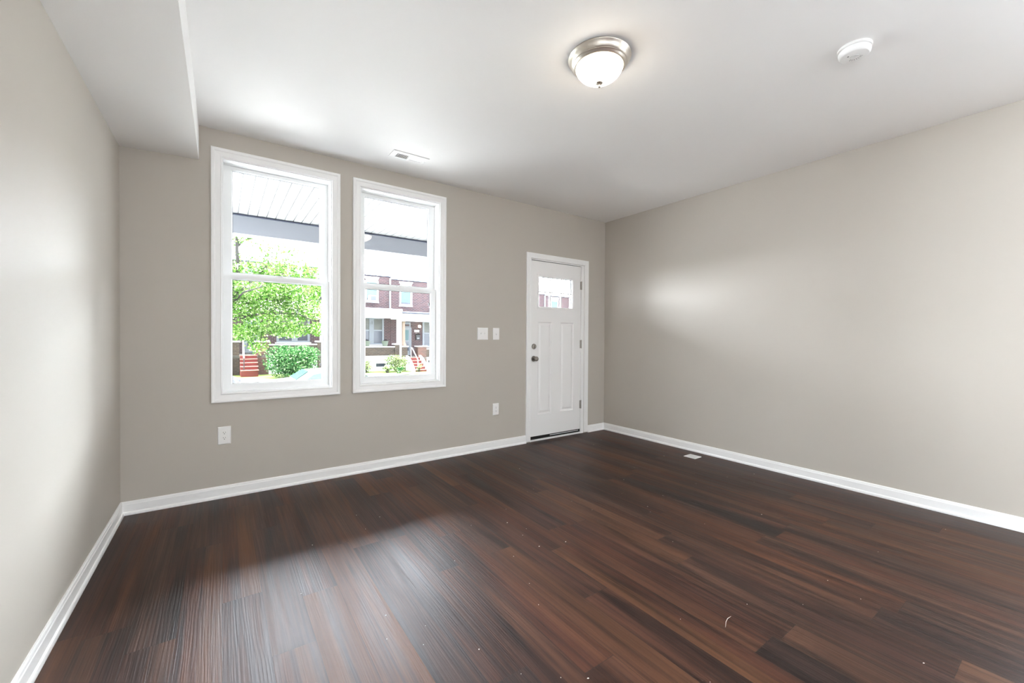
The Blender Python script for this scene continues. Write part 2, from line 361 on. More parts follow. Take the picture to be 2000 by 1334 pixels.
# ---------------------------------------------------------------- room shell
WIN = [(-0.004, 0.765), (0.993, 1.758)]; WZ = (0.772, 2.525)
DX0, DX1, DZ1 = 2.893, 3.744, 2.112           # rough door opening inside the jamb
w = MB().box(XL - 0.2, XR + 0.2, YB - WT, D + WT, -0.12, 0.0).build('floor', 'floor'); struct(w, 'dark brown walnut look plank floor of the empty room', 'floor')
w = MB().box(XL - 0.2, XR + 0.2, YB - WT, D + WT, H, H + 0.2).build('ceiling', 'ceiling'); struct(w, 'smooth white painted ceiling of the room', 'ceiling')
ys_ = sorted({YB, D} | {v for p in LEFT_FILL_WINS for v in p})
w = MB().grid_wall(ys_, [0, LWZ[0], LWZ[1], H], [(a, b_, *LWZ) for a, b_ in LEFT_FILL_WINS], XL - 0.2, XL, lambda x, y, z: (y, x, z)).build('wall_left', 'wall'); struct(w, 'greige painted wall on the left lit by the windows', 'wall')
w = MB().grid_wall([YB, *RIGHT_FILL_WIN, D], [0, *RWZ, H], [(*RIGHT_FILL_WIN, *RWZ)], XR, XR + 0.2, lambda x, y, z: (y, x, z)).build('wall_right', 'wall'); struct(w, 'long blank greige wall on the right with soft light', 'wall')
xs = sorted({XL - 0.2, XR + 0.2, DX0, DX1} | {x for p in WIN for x in p}); zs = [0, WZ[0], DZ1, WZ[1], H]
holes = [(a, b_, *WZ) for a, b_ in WIN] + [(DX0, DX1, 0, DZ1)]
w = MB().grid_wall(xs, zs, holes, D, D + WT).build('wall_front', 'wall'); struct(w, 'greige front wall with two windows and entry door', 'wall')
xs = sorted({XL - 0.2, XR + 0.2} | {x for p in BACK_FILL_WINS for x in p}); zs = [0, BWZ[0], BWZ[1], H]
w = MB().grid_wall(xs, zs, [(a, b_, *BWZ) for a, b_ in BACK_FILL_WINS], YB - WT, YB).build('wall_back', 'wall'); struct(w)
# outside skin of the front wall, an added dark layer cutting bounce onto beam
xs = sorted({-0.9, 9.6, DX0 - 0.005, DX1 + 0.005} | {x for p in WIN for x in (p[0] - 0.005, p[1] + 0.005)} ); xs = sorted({round(x, 4) for x in xs}); zs = [-0.1, WZ[0] - 0.005, DZ1 + 0.005, WZ[1] + 0.005, 2.684]
holes = [(a - 0.006, b_ + 0.006, WZ[0] - 0.006, WZ[1] + 0.006) for a, b_ in WIN] + [(DX0 - 0.006, DX1 + 0.006, -0.1, DZ1 + 0.006)]
struct(MB().grid_wall(xs, zs, holes, D + WT + 0.0005, D + WT + 0.010).build('added_exterior_skin', 'brickwall'))
# bulkhead along the left wall
sf = MB().prism([(XL, 2.458), (-0.134, 2.474), (-0.134, H), (XL, H)], lambda u, v, t: (u, t, v), YB, D).build('soffit', 'ceiling'); struct(sf, 'white boxed soffit running along top of left wall', 'soffit')

BB = [(0, 0.089), (0.006, 0.089), (0.0095, 0.083), (0.0105, 0.074), (0.013, 0.070), (0.013, 0.022), (0.019, 0.018), (0.022, 0.010), (0.022, 0.0), (0, 0)]
def base(name, fn, a, c, ma, mc, label):
    """fn(d, z, t); ma / mc = mitre sign at the ends"""
    mb = MB(); b = mb.bm
    A = [b.verts.new(fn(d, z, a + ma * d)) for d, z in BB]; B = [b.verts.new(fn(d, z, c - mc * d)) for d, z in BB]; n = len(BB)
    for k in range(n): b.faces.new((A[k], A[(k + 1) % n], B[(k + 1) % n], B[k]))
    b.faces.new(A[::-1]); b.faces.new(B)
    struct(mb.build(name, 'trim'), label, 'baseboard')
ff = lambda d, z, t: (t, D - d, z)
base('baseboard_front', ff, XL, 2.826, 1, 0, 'white baseboard under the windows from left corner to door')
base('baseboard_front', ff, 3.813, XR, 0, 1, 'short white baseboard piece between door and right corner')
base('baseboard_left', lambda d, z, t: (XL + d, t, z), YB, D, 0, 1, 'white baseboard along the left wall')
base('baseboard_right', lambda d, z, t: (XR - d, t, z), YB, D, 0, 1, 'white baseboard along the right wall')

# ---------------------------------------------------------------- windows
CAS = [(0.000, D + 0.004), (0.000, D - 0.010), (0.004, D - 0.014), (0.010, D - 0.011), (0.040, D - 0.013), (0.046, D - 0.019), (0.058, D - 0.021), (0.0655, D - 0.018), (0.0655, D + 0.004)]
def window(n, x0, x1, label, z0=WZ[0], z1=WZ[1], flip=False):
    root = thing('window_%d' % n, label, 'window', ((x0 + x1) / 2, D, z0)); root['kind'] = 'structure'
    MB().sweep_frame(x0 + 0.004, x1 - 0.004, z0 + 0.004, z1 - 0.004, CAS).build('casing', 'trim', root)
    # jamb liner with stops
    J = [(0.0, D), (0.0, D + 0.150), (-0.016, D + 0.150), (-0.020, D + 0.144), (-0.020, D + 0.140), (-0.014, D + 0.140), (-0.014, D + 0.062), (-0.012, D + 0.060), (-0.012, D)]
    MB().sweep_frame(x0, x1, z0, z1, J).build('window_frame', 'vinyl', root)
    a, c = x0 + 0.014, x1 - 0.014
    def sash(name, za, zb, y0, y1, gl, gr, gb, gt):
        s = MB(); s.grid_wall([a, gl, gr, c], [za, gb, gt, zb], [(gl, gr, gb, gt)], y0, y1)
        sash_o = s.build(name, 'vinyl', root)
        bead = [(0.0, y0 + 0.0), (-0.007, y0 + 0.010), (-0.007, y0 + 0.016), (0.0, y0 + 0.016)]
        MB().sweep_frame(gl, gr, gb, gt, bead).build('glazing_bead', 'vinyl', sash_o)
        MB().sweep_frame(gl + 0.007, gr - 0.007, gb + 0.007, gt - 0.007, [(0.0, y0 + 0.0155), (-0.0022, y0 + 0.0155), (-0.0022, y0 + 0.019), (0.0, y0 + 0.019)]).build('gasket', 'gasket', sash_o, label='dark gasket line around glass')
        MB().box(gl + 0.001, gr - 0.001, y0 + 0.019, y0 + 0.023, gb + 0.001, gt - 0.001).build('glass_pane', 'glass', sash_o)
        return sash_o
    off = x0 - WIN[0][0]
    lo = sash('lower_sash', z0 + 0.016, 1.672, D + 0.066, D + 0.098, x0 + 0.062, x1 - 0.063, 0.834, 1.642)
    sash('upper_sash', 1.645, z1 - 0.016, D + 0.106, D + 0.138, x0 + 0.064, x1 - 0.074, 1.690, 2.484)
    gx = x1 - 0.063 - 0.007
    for zz in (0.962, 1.532):
        MB().box(gx - 0.009, gx + 0.001, D + 0.0835, D + 0.0935, zz - 0.011, zz + 0.011, 0.001).build('glazing_clip', 'black', lo, label='small black clip at the glass edge')
    lk = MB().box((x0 + x1) / 2 - 0.03, (x0 + x1) / 2 + 0.03, D + 0.076, D + 0.098, 1.672, 1.682, 0.003); lk.box((x0 + x1) / 2 - 0.008, (x0 + x1) / 2 + 0.022, D + 0.072, D + 0.090, 1.682, 1.690, 0.002)
    lk.build('sash_lock', 'vinyl', lo)
    for zz in (2.30,):
        MB().box(x1 - 0.022, x1 - 0.0135, D + 0.118, D + 0.132, zz, zz + 0.03, 0.001).build('vent_stop', 'vinyl', root)
    return root
window(1, *WIN[0], 'white double hung window showing the tree, nearest left corner')
window(2, *WIN[1], 'white double hung window showing brick porches, beside the light switches')

# added fill-light windows behind the camera, out of view: simple sashes
for n, (a, b_) in enumerate(BACK_FILL_WINS):
    root = thing('window_%d' % (n + 3), '', 'window', ((a + b_) / 2, YB, BWZ[0])); del root['label']; root['kind'] = 'structure'
    s = MB(); s.grid_wall([a, a + 0.05, b_ - 0.05, b_], [BWZ[0], BWZ[0] + 0.05, 1.58, 1.62, BWZ[1] - 0.05, BWZ[1]], [(a + 0.05, b_ - 0.05, BWZ[0] + 0.05, 1.58), (a + 0.05, b_ - 0.05, 1.62, BWZ[1] - 0.05)], YB - 0.12, YB - 0.08)
    s.build('window_frame', 'vinyl', root)
    MB().box(a + 0.04, b_ - 0.04, YB - 0.102, YB - 0.098, BWZ[0] + 0.04, BWZ[1] - 0.04).build('glass_pane', 'glass', root)

for n, (a, b_) in enumerate(LEFT_FILL_WINS + [RIGHT_FILL_WIN]):  # unseen side windows, added to bring more daylight into the room
    X_ = XL if n < 1 else XR + 0.2; Z_ = LWZ if n < 1 else RWZ
    root = thing('window_%d' % (n + 5), '', 'window', (X_, (a + b_) / 2, Z_[0])); del root['label']; root['kind'] = 'structure'
    sw_ = lambda x, y, z: (y, x, z)
    s = MB(); s.grid_wall([a, a + 0.05, b_ - 0.05, b_], [Z_[0], Z_[0] + 0.05, 1.43, 1.47, Z_[1] - 0.05, Z_[1]], [(a + 0.05, b_ - 0.05, Z_[0] + 0.05, 1.43), (a + 0.05, b_ - 0.05, 1.47, Z_[1] - 0.05)], X_ - 0.12, X_ - 0.08, sw_)
    s.build('window_frame', 'vinyl', root)
    MB().box(X_ - 0.102, X_ - 0.098, a + 0.04, b_ - 0.04, Z_[0] + 0.04, Z_[1] - 0.04).build('glass_pane', 'glass', root)

# ---------------------------------------------------------------- entry door
dr = thing('door_1', 'white entry door with six small panes, nickel knob and deadbolt', 'door', ((DX0 + DX1) / 2, D, 0)); dr['kind'] = 'structure'
JX0, JX1 = 2.899, 3.695; SZ0, SZ1 = 0.058, 2.095; DY = D + 0.006
CASD = [(0.0, D + 0.004), (0.0, D - 0.010), (0.004, D - 0.014), (0.010, D - 0.011), (0.036, D - 0.013), (0.042, D - 0.014), (0.056, D - 0.0155), (0.062, D - 0.013), (0.062, D + 0.004)]
MB().sweep_frame(DX0 - 0.004, DX1 + 0.006, 0.012, DZ1 + 0.003, CASD, bottom=False).build('casing', 'trim', dr)
MB().grid_wall([DX0, JX0, JX1, DX1], [0.0, SZ1 + 0.006, DZ1], [(JX0, JX1, 0.0, SZ1 + 0.006)], D - 0.002, D + 0.052).build('door_frame', 'trim', dr)
MB().grid_wall([DX0, DX0 + 0.045, DX1 - 0.090, DX1], [0.0, SZ1 - 0.030, DZ1], [(DX0 + 0.045, DX1 - 0.090, 0.0, SZ1 - 0.030)], D + 0.0525, D + WT).build('door_stop', 'trim', dr)
LG = (3.014, 3.549, 1.562, 1.923)
PANS = [(3.008, 3.216, 0.307, 1.388), (3.357, 3.575, 0.307, 1.388)]
sl = MB(); xs = sorted({JX0 + 0.003, JX1 - 0.003, LG[0], LG[1]} | {v for p in PANS for v in p[:2]}); zs = sorted({SZ0, SZ1, LG[2], LG[3], 0.307, 1.388})
PANS = [(p[0], p[1], 0.307, 1.388) for p in PANS]
slab_y1 = DY + 0.044
sl.grid_wall(xs, zs, [LG] + PANS, DY, slab_y1)
slab = sl.build('door_slab', 'door', dr)
for p in PANS:
    MB().rings(*p, [(0.0, DY), (0.010, DY + 0.010), (0.022, DY + 0.010), (0.042, DY + 0.003), (0.044, DY + 0.003)]).build('door_panel', 'door', slab)
MB().box(JX0 + 0.004, JX1 - 0.004, slab_y1 - 0.012, slab_y1 - 0.004, 0.25, 1.45).build('panel_back', 'door', slab)
lf = MB(); lf.sweep_frame(LG[0], LG[1], LG[2], LG[3], [(0.022, DY), (0.020, DY - 0.007), (0.004, DY - 0.009), (-0.006, DY + 0.001), (-0.006, DY + 0.012), (0.0, DY + 0.012), (0.0, DY)]); lite = lf.build('lite_frame', 'door', slab)
mg = MB(); tx = [(LG[0] + (LG[1] - LG[0]) * k / 3) for k in (1, 2)]; tz = (LG[2] + LG[3]) / 2
gxs = [LG[0]]; 
for t_ in tx: gxs += [t_ - 0.007, t_ + 0.007]
gxs.append(LG[1]); gzs = [LG[2], tz - 0.007, tz + 0.007, LG[3]]
hl = [(gxs[i], gxs[i + 1], gzs[j], gzs[j + 1]) for i in (0, 2, 4) for j in (0, 2)]
mg.grid_wall(gxs, gzs, hl, DY + 0.006, DY + 0.018); mg.build('muntin_grid', 'door', lite)
MB().box(LG[0], LG[1], DY + 0.020, DY + 0.024, LG[2], LG[3]).build('glass_pane', 'doorglass', lite)
sp_ = MB(); sp_.grid_wall([LG[0], LG[0] + 0.008, LG[1] - 0.008, LG[1]], [LG[2], LG[2] + 0.008, LG[3] - 0.012, LG[3]], [(LG[0] + 0.008, LG[1] - 0.008, LG[2] + 0.008, LG[3] - 0.012)], DY + 0.026, DY + 0.032)
sp_.build('spacer_bar', simple('grey_spacer', (0.35, 0.35, 0.34), 0.4, 0.5), lite, label='grey spacer edge around the small panes')
# hardware
def hw(name, o, rose, body, smooth=True):
    return MB().lathe(rose + body, o, (0, -1, 0), 32).build(name, 'knob', slab, smooth=smooth, label='satin nickel ' + name.replace('_', ' '))
hw('door_knob', (2.945, DY, 0.960), [(0.033, 0.0), (0.033, 0.004), (0.030, 0.009), (0.014, 0.011)], [(0.012, 0.028), (0.016, 0.033), (0.026, 0.040), (0.0285, 0.050), (0.026, 0.060), (0.019, 0.066), (0.010, 0.067), (0.009, 0.065), (0.0, 0.065)])
db = hw('deadbolt', (2.946, DY, 1.102), [(0.031, 0.0), (0.031, 0.006), (0.027, 0.014), (0.012, 0.016)], [(0.010, 0.024), (0.0, 0.025)])
MB().box(2.946 - 0.005, 2.946 + 0.005, DY - 0.034, DY - 0.020, 1.102 - 0.017, 1.102 + 0.017, 0.003).build('thumb_turn', 'knob', db)
for z in (1.860, 1.125, 0.367):
    hb = MB().tube([(JX1 + 0.005, DY - 0.006, z - 0.050), (JX1 + 0.005, DY - 0.006, z + 0.050)], 0.0075, 14)
    hb.tube([(JX1 + 0.005, DY - 0.006, z - 0.055), (JX1 + 0.005, DY - 0.006, z - 0.050)], 0.005, 10); hb.tube([(JX1 + 0.005, DY - 0.006, z + 0.050), (JX1 + 0.005, DY - 0.006, z + 0.055)], 0.005, 10)
    h_ = hb.build('hinge', 'hinge', dr, label='satin nickel hinge')
    MB().box(JX1 - 0.014, JX1 + 0.010, DY - 0.0015, DY + 0.0, z - 0.050, z + 0.050).build('hinge_leaf', 'hinge', h_)
MB().box(DX0 + 0.010, DX1 - 0.010, D + 0.001, D + WT, 0.0, 0.020, 0.003).build('threshold', 'trim', dr)
MB().box(JX0 + 0.004, JX1 - 0.002, DY + 0.006, DY + 0.040, 0.021, SZ0 - 0.001).build('door_sweep', 'black', dr, label='black rubber sweep under the door')
MB().box(JX0 + 0.30, JX1 - 0.03, DY + 0.000, DY + 0.004, 0.040, 0.046).build('sweep_strip', 'vinyl', dr, label='torn white strip on the door sweep')
# weather strip at the head of the door
MB().box(JX0 + 0.002, JX1 - 0.002, DY + 0.010, DY + 0.030, SZ1 + 0.0005, SZ1 + 0.0055).build('weather_strip', 'gasket', dr, label='dark weather strip above door')

# ---------------------------------------------------------------- plates on the front wall
def plate(root, x0, x1, z0, z1):
    return MB().rings(x0, x1, z0, z1, [(0, D), (0, D - 0.0025), (0.0035, D - 0.0065), (0.006, D - 0.0068)]).build('cover_plate', 'plate', root)
def screw(root, x, z):
    MB().lathe([(0.0035, 0), (0.0033, 0.0012), (0.0, 0.0014)], (x, D - 0.0066, z), (0, -1, 0), 14).build('screw', 'plate', root)
def outlet(x0, x1, z0, z1, label):
    cx, cz = (x0 + x1) / 2, (z0 + z1) / 2
    r = thing('power_outlet', label, 'outlet', (cx, D, z0), group='duplex outlets on the front wall')
    plate(r, x0, x1, z0, z1); screw(r, cx, cz)
    for s_ in (-1, 1):
        zc = cz + s_ * 0.0195; ys = D - 0.0066
        poly = [(cx + 0.0165 * math.cos(t) * (1.0), zc + max(-0.0125, min(0.0125, 0.0165 * math.sin(t)))) for t in [2 * PI * k / 40 for k in range(40)]]
        rc = MB().prism(poly, lambda u, v, t: (u, t, v), ys, ys - 0.0022).build('receptacle', 'plate', r)
        f = ys - 0.0022
        for dx, hh in ((-0.0063, 0.0040), (0.0063, 0.0032)):
            MB().box(cx + dx - 0.0011, cx + dx + 0.0011, f - 0.0003, f + 0.0003, zc + 0.0040 - hh, zc + 0.0040 + hh).build('slot', 'slot', rc, label='dark slot')
        MB().lathe([(0.0027, 0), (0.0027, 0.0003)], (cx, f, zc - 0.0070), (0, -1, 0), 14).build('ground_hole', 'slot', rc, label='dark round hole')
    return r
outlet(-0.027, 0.054, 0.397, 0.529, 'white duplex outlet low on the wall beneath the window nearest left corner')
outlet(2.384, 2.461, 0.363, 0.491, 'white duplex outlet low on the wall between the right window and door')
def switch(x0, x1, z0, z1, tgs, label, up):
    cx, cz = (x0 + x1) / 2, (z0 + z1) / 2
    r = thing('light_switch', label, 'light switch', (cx, D, z0), group='toggle switches beside the door')
    plate(r, x0, x1, z0, z1)
    for k, tx_ in enumerate(tgs):
        MB().box(tx_ - 0.0055, tx_ + 0.0055, D - 0.0076, D - 0.0060, cz - 0.0125, cz + 0.0125, 0.0005).build('toggle_frame', 'plate', r)
        s_ = 1 if up else -1
        MB().prism([(D - 0.0066, cz - 0.006), (D - 0.0066, cz + 0.006), (D - 0.0185, cz + s_ * 0.011 + 0.0035), (D - 0.0185, cz + s_ * 0.011 - 0.0035)], lambda u, v, t: (t, u, v), tx_ - 0.0038, tx_ + 0.0038).build('toggle', 'plate', r)
        screw(r, tx_, cz + 0.030); screw(r, tx_, cz - 0.030)
    return r
switch(2.188, 2.318, 1.178, 1.306, (2.230, 2.276), 'wide white switch plate with two toggles right of the window', True)
switch(2.381, 2.462, 1.178, 1.306, (2.4215,), 'narrow white switch plate with one toggle nearest the door', False)

# ---------------------------------------------------------------- ceiling fixture
LX, LY = 1.674, 1.570
lt = thing('ceiling_light', 'lit flush mount ceiling light with nickel rim and white glass dome', 'ceiling light', (LX, LY, H))
dn = (0, 0, -1)
MB().lathe([(0.0, 0.0), (0.166, 0.0), (0.168, 0.004), (0.166, 0.008), (0.160, 0.012), (0.156, 0.022), (0.150, 0.033), (0.146, 0.036), (0.146, 0.040), (0.141, 0.043), (0.137, 0.050), (0.131, 0.053), (0.127, 0.053), (0.125, 0.046), (0.0, 0.046)], (LX, LY, H), dn, 72).build('nickel_pan', 'nickel', lt, smooth=True, label='brushed nickel stepped rim')
dome = [(0.1245, 0.050)] + [(0.1245 * (1 - t * t) ** 0.68, 0.050 + 0.083 * t) for t in [math.sin(PI / 2 * k / 14) for k in range(1, 14)]] + [(0.0, 0.133)]
MB().lathe(dome, (LX, LY, H), dn, 72, capa=False).build('glass_dome', 'shade', lt, smooth=True, label='glowing white frosted glass dome')
MB().lathe([(0.0, 0.1315), (0.019, 0.1315), (0.020, 0.134), (0.014, 0.139), (0.006, 0.142), (0.0055, 0.146), (0.008, 0.149), (0.0078, 0.154), (0.004, 0.158), (0.0, 0.159)], (LX, LY, H), dn, 28).build('finial', 'nickel', lt, smooth=True, label='small nickel finial under the dome')

# smoke detector
SX, SY = 2.688, 0.742
sd = thing('smoke_detector', 'round white smoke detector on ceiling right of the light', 'smoke detector', (SX, SY, H))
MB().lathe([(0.0, 0.0), (0.071, 0.0), (0.072, 0.003), (0.072, 0.010), (0.069, 0.013), (0.0, 0.013)], (SX, SY, H), dn, 56).build('mounting_base', 'plastic', sd, smooth=True)
MB().lathe([(0.0, 0.013), (0.063, 0.013), (0.063, 0.017), (0.068, 0.019), (0.0685, 0.025), (0.066, 0.036), (0.061, 0.043), (0.057, 0.045), (0.0, 0.0455)], (SX, SY, H), dn, 56).build('detector_body', 'plastic', sd, smooth=True)
MB().lathe([(0.017, 0.0445), (0.017, 0.0475), (0.0155, 0.0482), (0.0145, 0.0470), (0.0, 0.0472)], (SX, SY, H), dn, 32).build('test_button', simple('test_button_plastic', (0.72, 0.71, 0.70), 0.4, 0.4), sd, smooth=True)
gv = MB()
for k in range(7):
    a = -0.9 + 0.3 * k
    gv.tube([(SX + 0.024 * math.cos(a), SY + 0.024 * math.sin(a), H - 0.0456), (SX + 0.036 * math.cos(a), SY + 0.036 * math.sin(a), H - 0.0456)], 0.0011, 6)
gv.build('sounder_slots', simple('grey_slots', (0.25, 0.25, 0.25), 0.6, 0.2), sd, label='grey sounder slots')
MB().lathe([(0.004, 0.0445), (0.004, 0.0465), (0.0, 0.047)], (SX - 0.024, SY + 0.020, H), dn, 14).build('indicator_light', simple('grey_lens', (0.2, 0.2, 0.2), 0.3, 0.5), sd, label='small dark indicator light')

# vents
def vent(name, label, cat, x0, x1, y0, y1, z, sgn, group=None):
    r = thing(name, label, cat, ((x0 + x1) / 2, (y0 + y1) / 2, z)); t = 0.006
    xm = (x0 + x1) / 2; bw = 0.026
    fn = lambda x, y, zz: (x, zz, z + sgn * y)
    X = [x0, x0 + bw + 0.012, xm - 0.008, xm + 0.008, x1 - bw - 0.012, x1]; Y = [y0, y0 + bw + 0.010, y1 - bw - 0.010, y1]
    hs = [(X[1], X[2], Y[1], Y[2]), (X[3], X[4], Y[1], Y[2])]
    MB().grid_wall(X, Y, hs, 0.0015, t, fn).build('vent_frame', 'plastic', r)
    lip = MB(); lip.rings(x0 - 0.004, x1 + 0.004, y0 - 0.004, y1 + 0.004, [(0.0, 0.0), (0.0005, 0.0012), (0.004, t), (0.012, t + 0.001)], cap=False, fn=fn); lip.build('vent_rim', 'plastic', r)
    MB().box(X[1] - 0.004, X[4] + 0.004, Y[1] - 0.004, Y[2] + 0.004, z + sgn * 0.0002, z + sgn * 0.0010).build('duct_opening', 'slot', r, label='dark duct behind the slats')
    for bk, (a, b_, dirn) in enumerate(((X[1], X[2], -1), (X[3], X[4], 1))):
        n = max(6, int((b_ - a) / 0.0115))
        for i in range(n):
            xc = a + (b_ - a) * (i + 0.5) / n; q = 0.0042
            sx = dirn * q
            MB().prism([(xc - sx - 0.0006, z + sgn * 0.0014), (xc - sx + 0.0006, z + sgn * 0.0014), (xc + sx + 0.0006, z + sgn * (t - 0.0005)), (xc + sx - 0.0006, z + sgn * (t - 0.0005))], lambda u, v, tt: (u, tt, v), Y[1], Y[2]).build('slat', 'plastic', r)
    for xx in (x0 + 0.014, x1 - 0.014):
        MB().lathe([(0.003, 0), (0.0026, 0.0013), (0, 0.0015)], (xx, (y0 + y1) / 2, z + sgn * t), (0, 0, sgn), 12).build('screw', simple('screw_head', (0.55, 0.54, 0.52), 0.4, 0.5), r)
    return r
vent('ceiling_vent', 'white slatted air register on the ceiling by the windows', 'vent', 1.141, 1.443, 3.287, 3.432, H, -1)
r = thing('floor_vent', 'small white floor register near the right wall baseboard', 'vent', (3.921, 2.36, 0))
fn = lambda x, y, zz: (x, zz, y)
MB().rings(3.860, 3.982, 2.298, 2.422, [(0.0, 0.0), (0.001, 0.003), (0.004, 0.005), (0.016, 0.0055), (0.017, 0.0045)], cap=False, fn=fn).build('vent_frame', 'plastic', r)
MB().rings(3.860, 3.982, 2.298, 2.422, [(0.016, 0.0006), (0.018, 0.0008)], fn=fn).build('duct_opening', simple('pale_damper', (0.45, 0.45, 0.44), 0.5, 0.3), r)
for i in range(9):
    yc = 2.298 + 0.016 + (0.124 - 0.032) * (i + 0.5) / 9
    MB().box(3.874, 3.968, yc - 0.0034, yc + 0.0034, 0.001, 0.0048).build('slat', 'plastic', r)

# paint flecks and dust left on the planks
fk = MB()
for _ in range(70):
    x, y = random.uniform(0.2, 3.9), random.uniform(0.3, 3.4); s_ = random.choice((0.0012, 0.0016, 0.002, 0.003)); a = random.uniform(0, PI)
    fk.prism([(s_ * math.cos(a + t) * q, s_ * math.sin(a + t)) for t, q in ((0, 1.6), (1.4, 0.8), (2.9, 1.5), (4.4, 0.7))], lambda u, v, t: (x + u, y + v, t), 0.0001, 0.0012)
o = fk.build('floor_dust', 'fleck'); o['kind'] = 'stuff'; o['label'] = 'tiny pale paint flecks scattered on the dark floor'; o['category'] = 'dust'

tag(MB().tube([(CURL[k][0], CURL[k][1], 0.0022 + 0.001 * k) for k in range(4)], [0.0004, 0.0009, 0.0010, 0.0004], 6).build('paint_shaving', 'fleck'), 'thin curled pale shaving lying on the right half of the floor', 'shaving')

# ---------------------------------------------------------------- our porch
PZ = 2.684
pc = MB(); b = pc.bm
# v-groove boards: grooves run outwards (along y), one connected sheet with a thickness
BWID = 0.0985; x = -0.85 + 0.021; pts = []
while x < 9.4:
    pts += [(x, PZ), (x + 0.001, PZ + 0.011), (x + 0.008, PZ + 0.011), (x + 0.009, PZ)]; x += BWID
pts = [(-0.9, PZ)] + pts + [(9.6, PZ), (9.6, PZ + 0.12), (-0.9, PZ + 0.12)]
struct(pc.prism(pts, lambda u, v, t: (u, t, v), D + WT, 6.20).build('porch_ceiling', 'porchceil'), 'white grooved board ceiling of the front porch outside', 'porch ceiling')
struct(MB().box(-0.9, 9.6, 6.0, 6.2, 2.448, PZ - 0.006).build('porch_beam', 'beam'), 'blue grey beam along the outer edge of the porch', 'porch beam')
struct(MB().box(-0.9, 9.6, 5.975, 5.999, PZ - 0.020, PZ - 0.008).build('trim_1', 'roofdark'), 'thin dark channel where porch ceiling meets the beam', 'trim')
struct(MB().box(-0.9, 9.6, D + WT, 6.3, -0.25, -0.10).build('porch_deck', 'deck'))
for xx in (-0.52, 4.05):
    struct(MB().box(xx - 0.09, xx + 0.09, 6.0, 6.18, -0.10, 2.448, 0.004).build('porch_post', 'ext_white'))
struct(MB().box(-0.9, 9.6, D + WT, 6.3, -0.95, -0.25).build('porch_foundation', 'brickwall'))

# ---------------------------------------------------------------- street, yards
gz = lambda x: -0.80 - 0.014 * x
def strip(name, m, y0, y1, dz, thick=0.3, x0=-14.0, x1=42.0):
    return MB().prism([(x0, gz(x0) + dz), (x1, gz(x1) + dz), (x1, gz(x1) + dz - thick), (x0, gz(x0) + dz - thick)], lambda u, v, t: (u, t, v), y0, y1).build(name, m)
struct(strip('front_yard', 'deck', 6.3, 9.6, -0.02))
struct(strip('sidewalk', 'deck', 9.6, 11.9, -0.02))
struct(strip('street', 'asphalt', 11.9, 18.3, -0.20, 0.4))
struct(strip('grass_verge', 'grass', 18.3, 19.5, -0.01), 'grass verge under the street tree', 'verge')
struct(strip('sidewalk', 'concrete', 19.5, 22.4, 0.0), 'sunlit concrete sidewalk across the street', 'sidewalk')
struct(strip('lawn', 'grass', 22.4, 36.0, 0.02), 'sunny lawn in front of the brick porches', 'lawn')

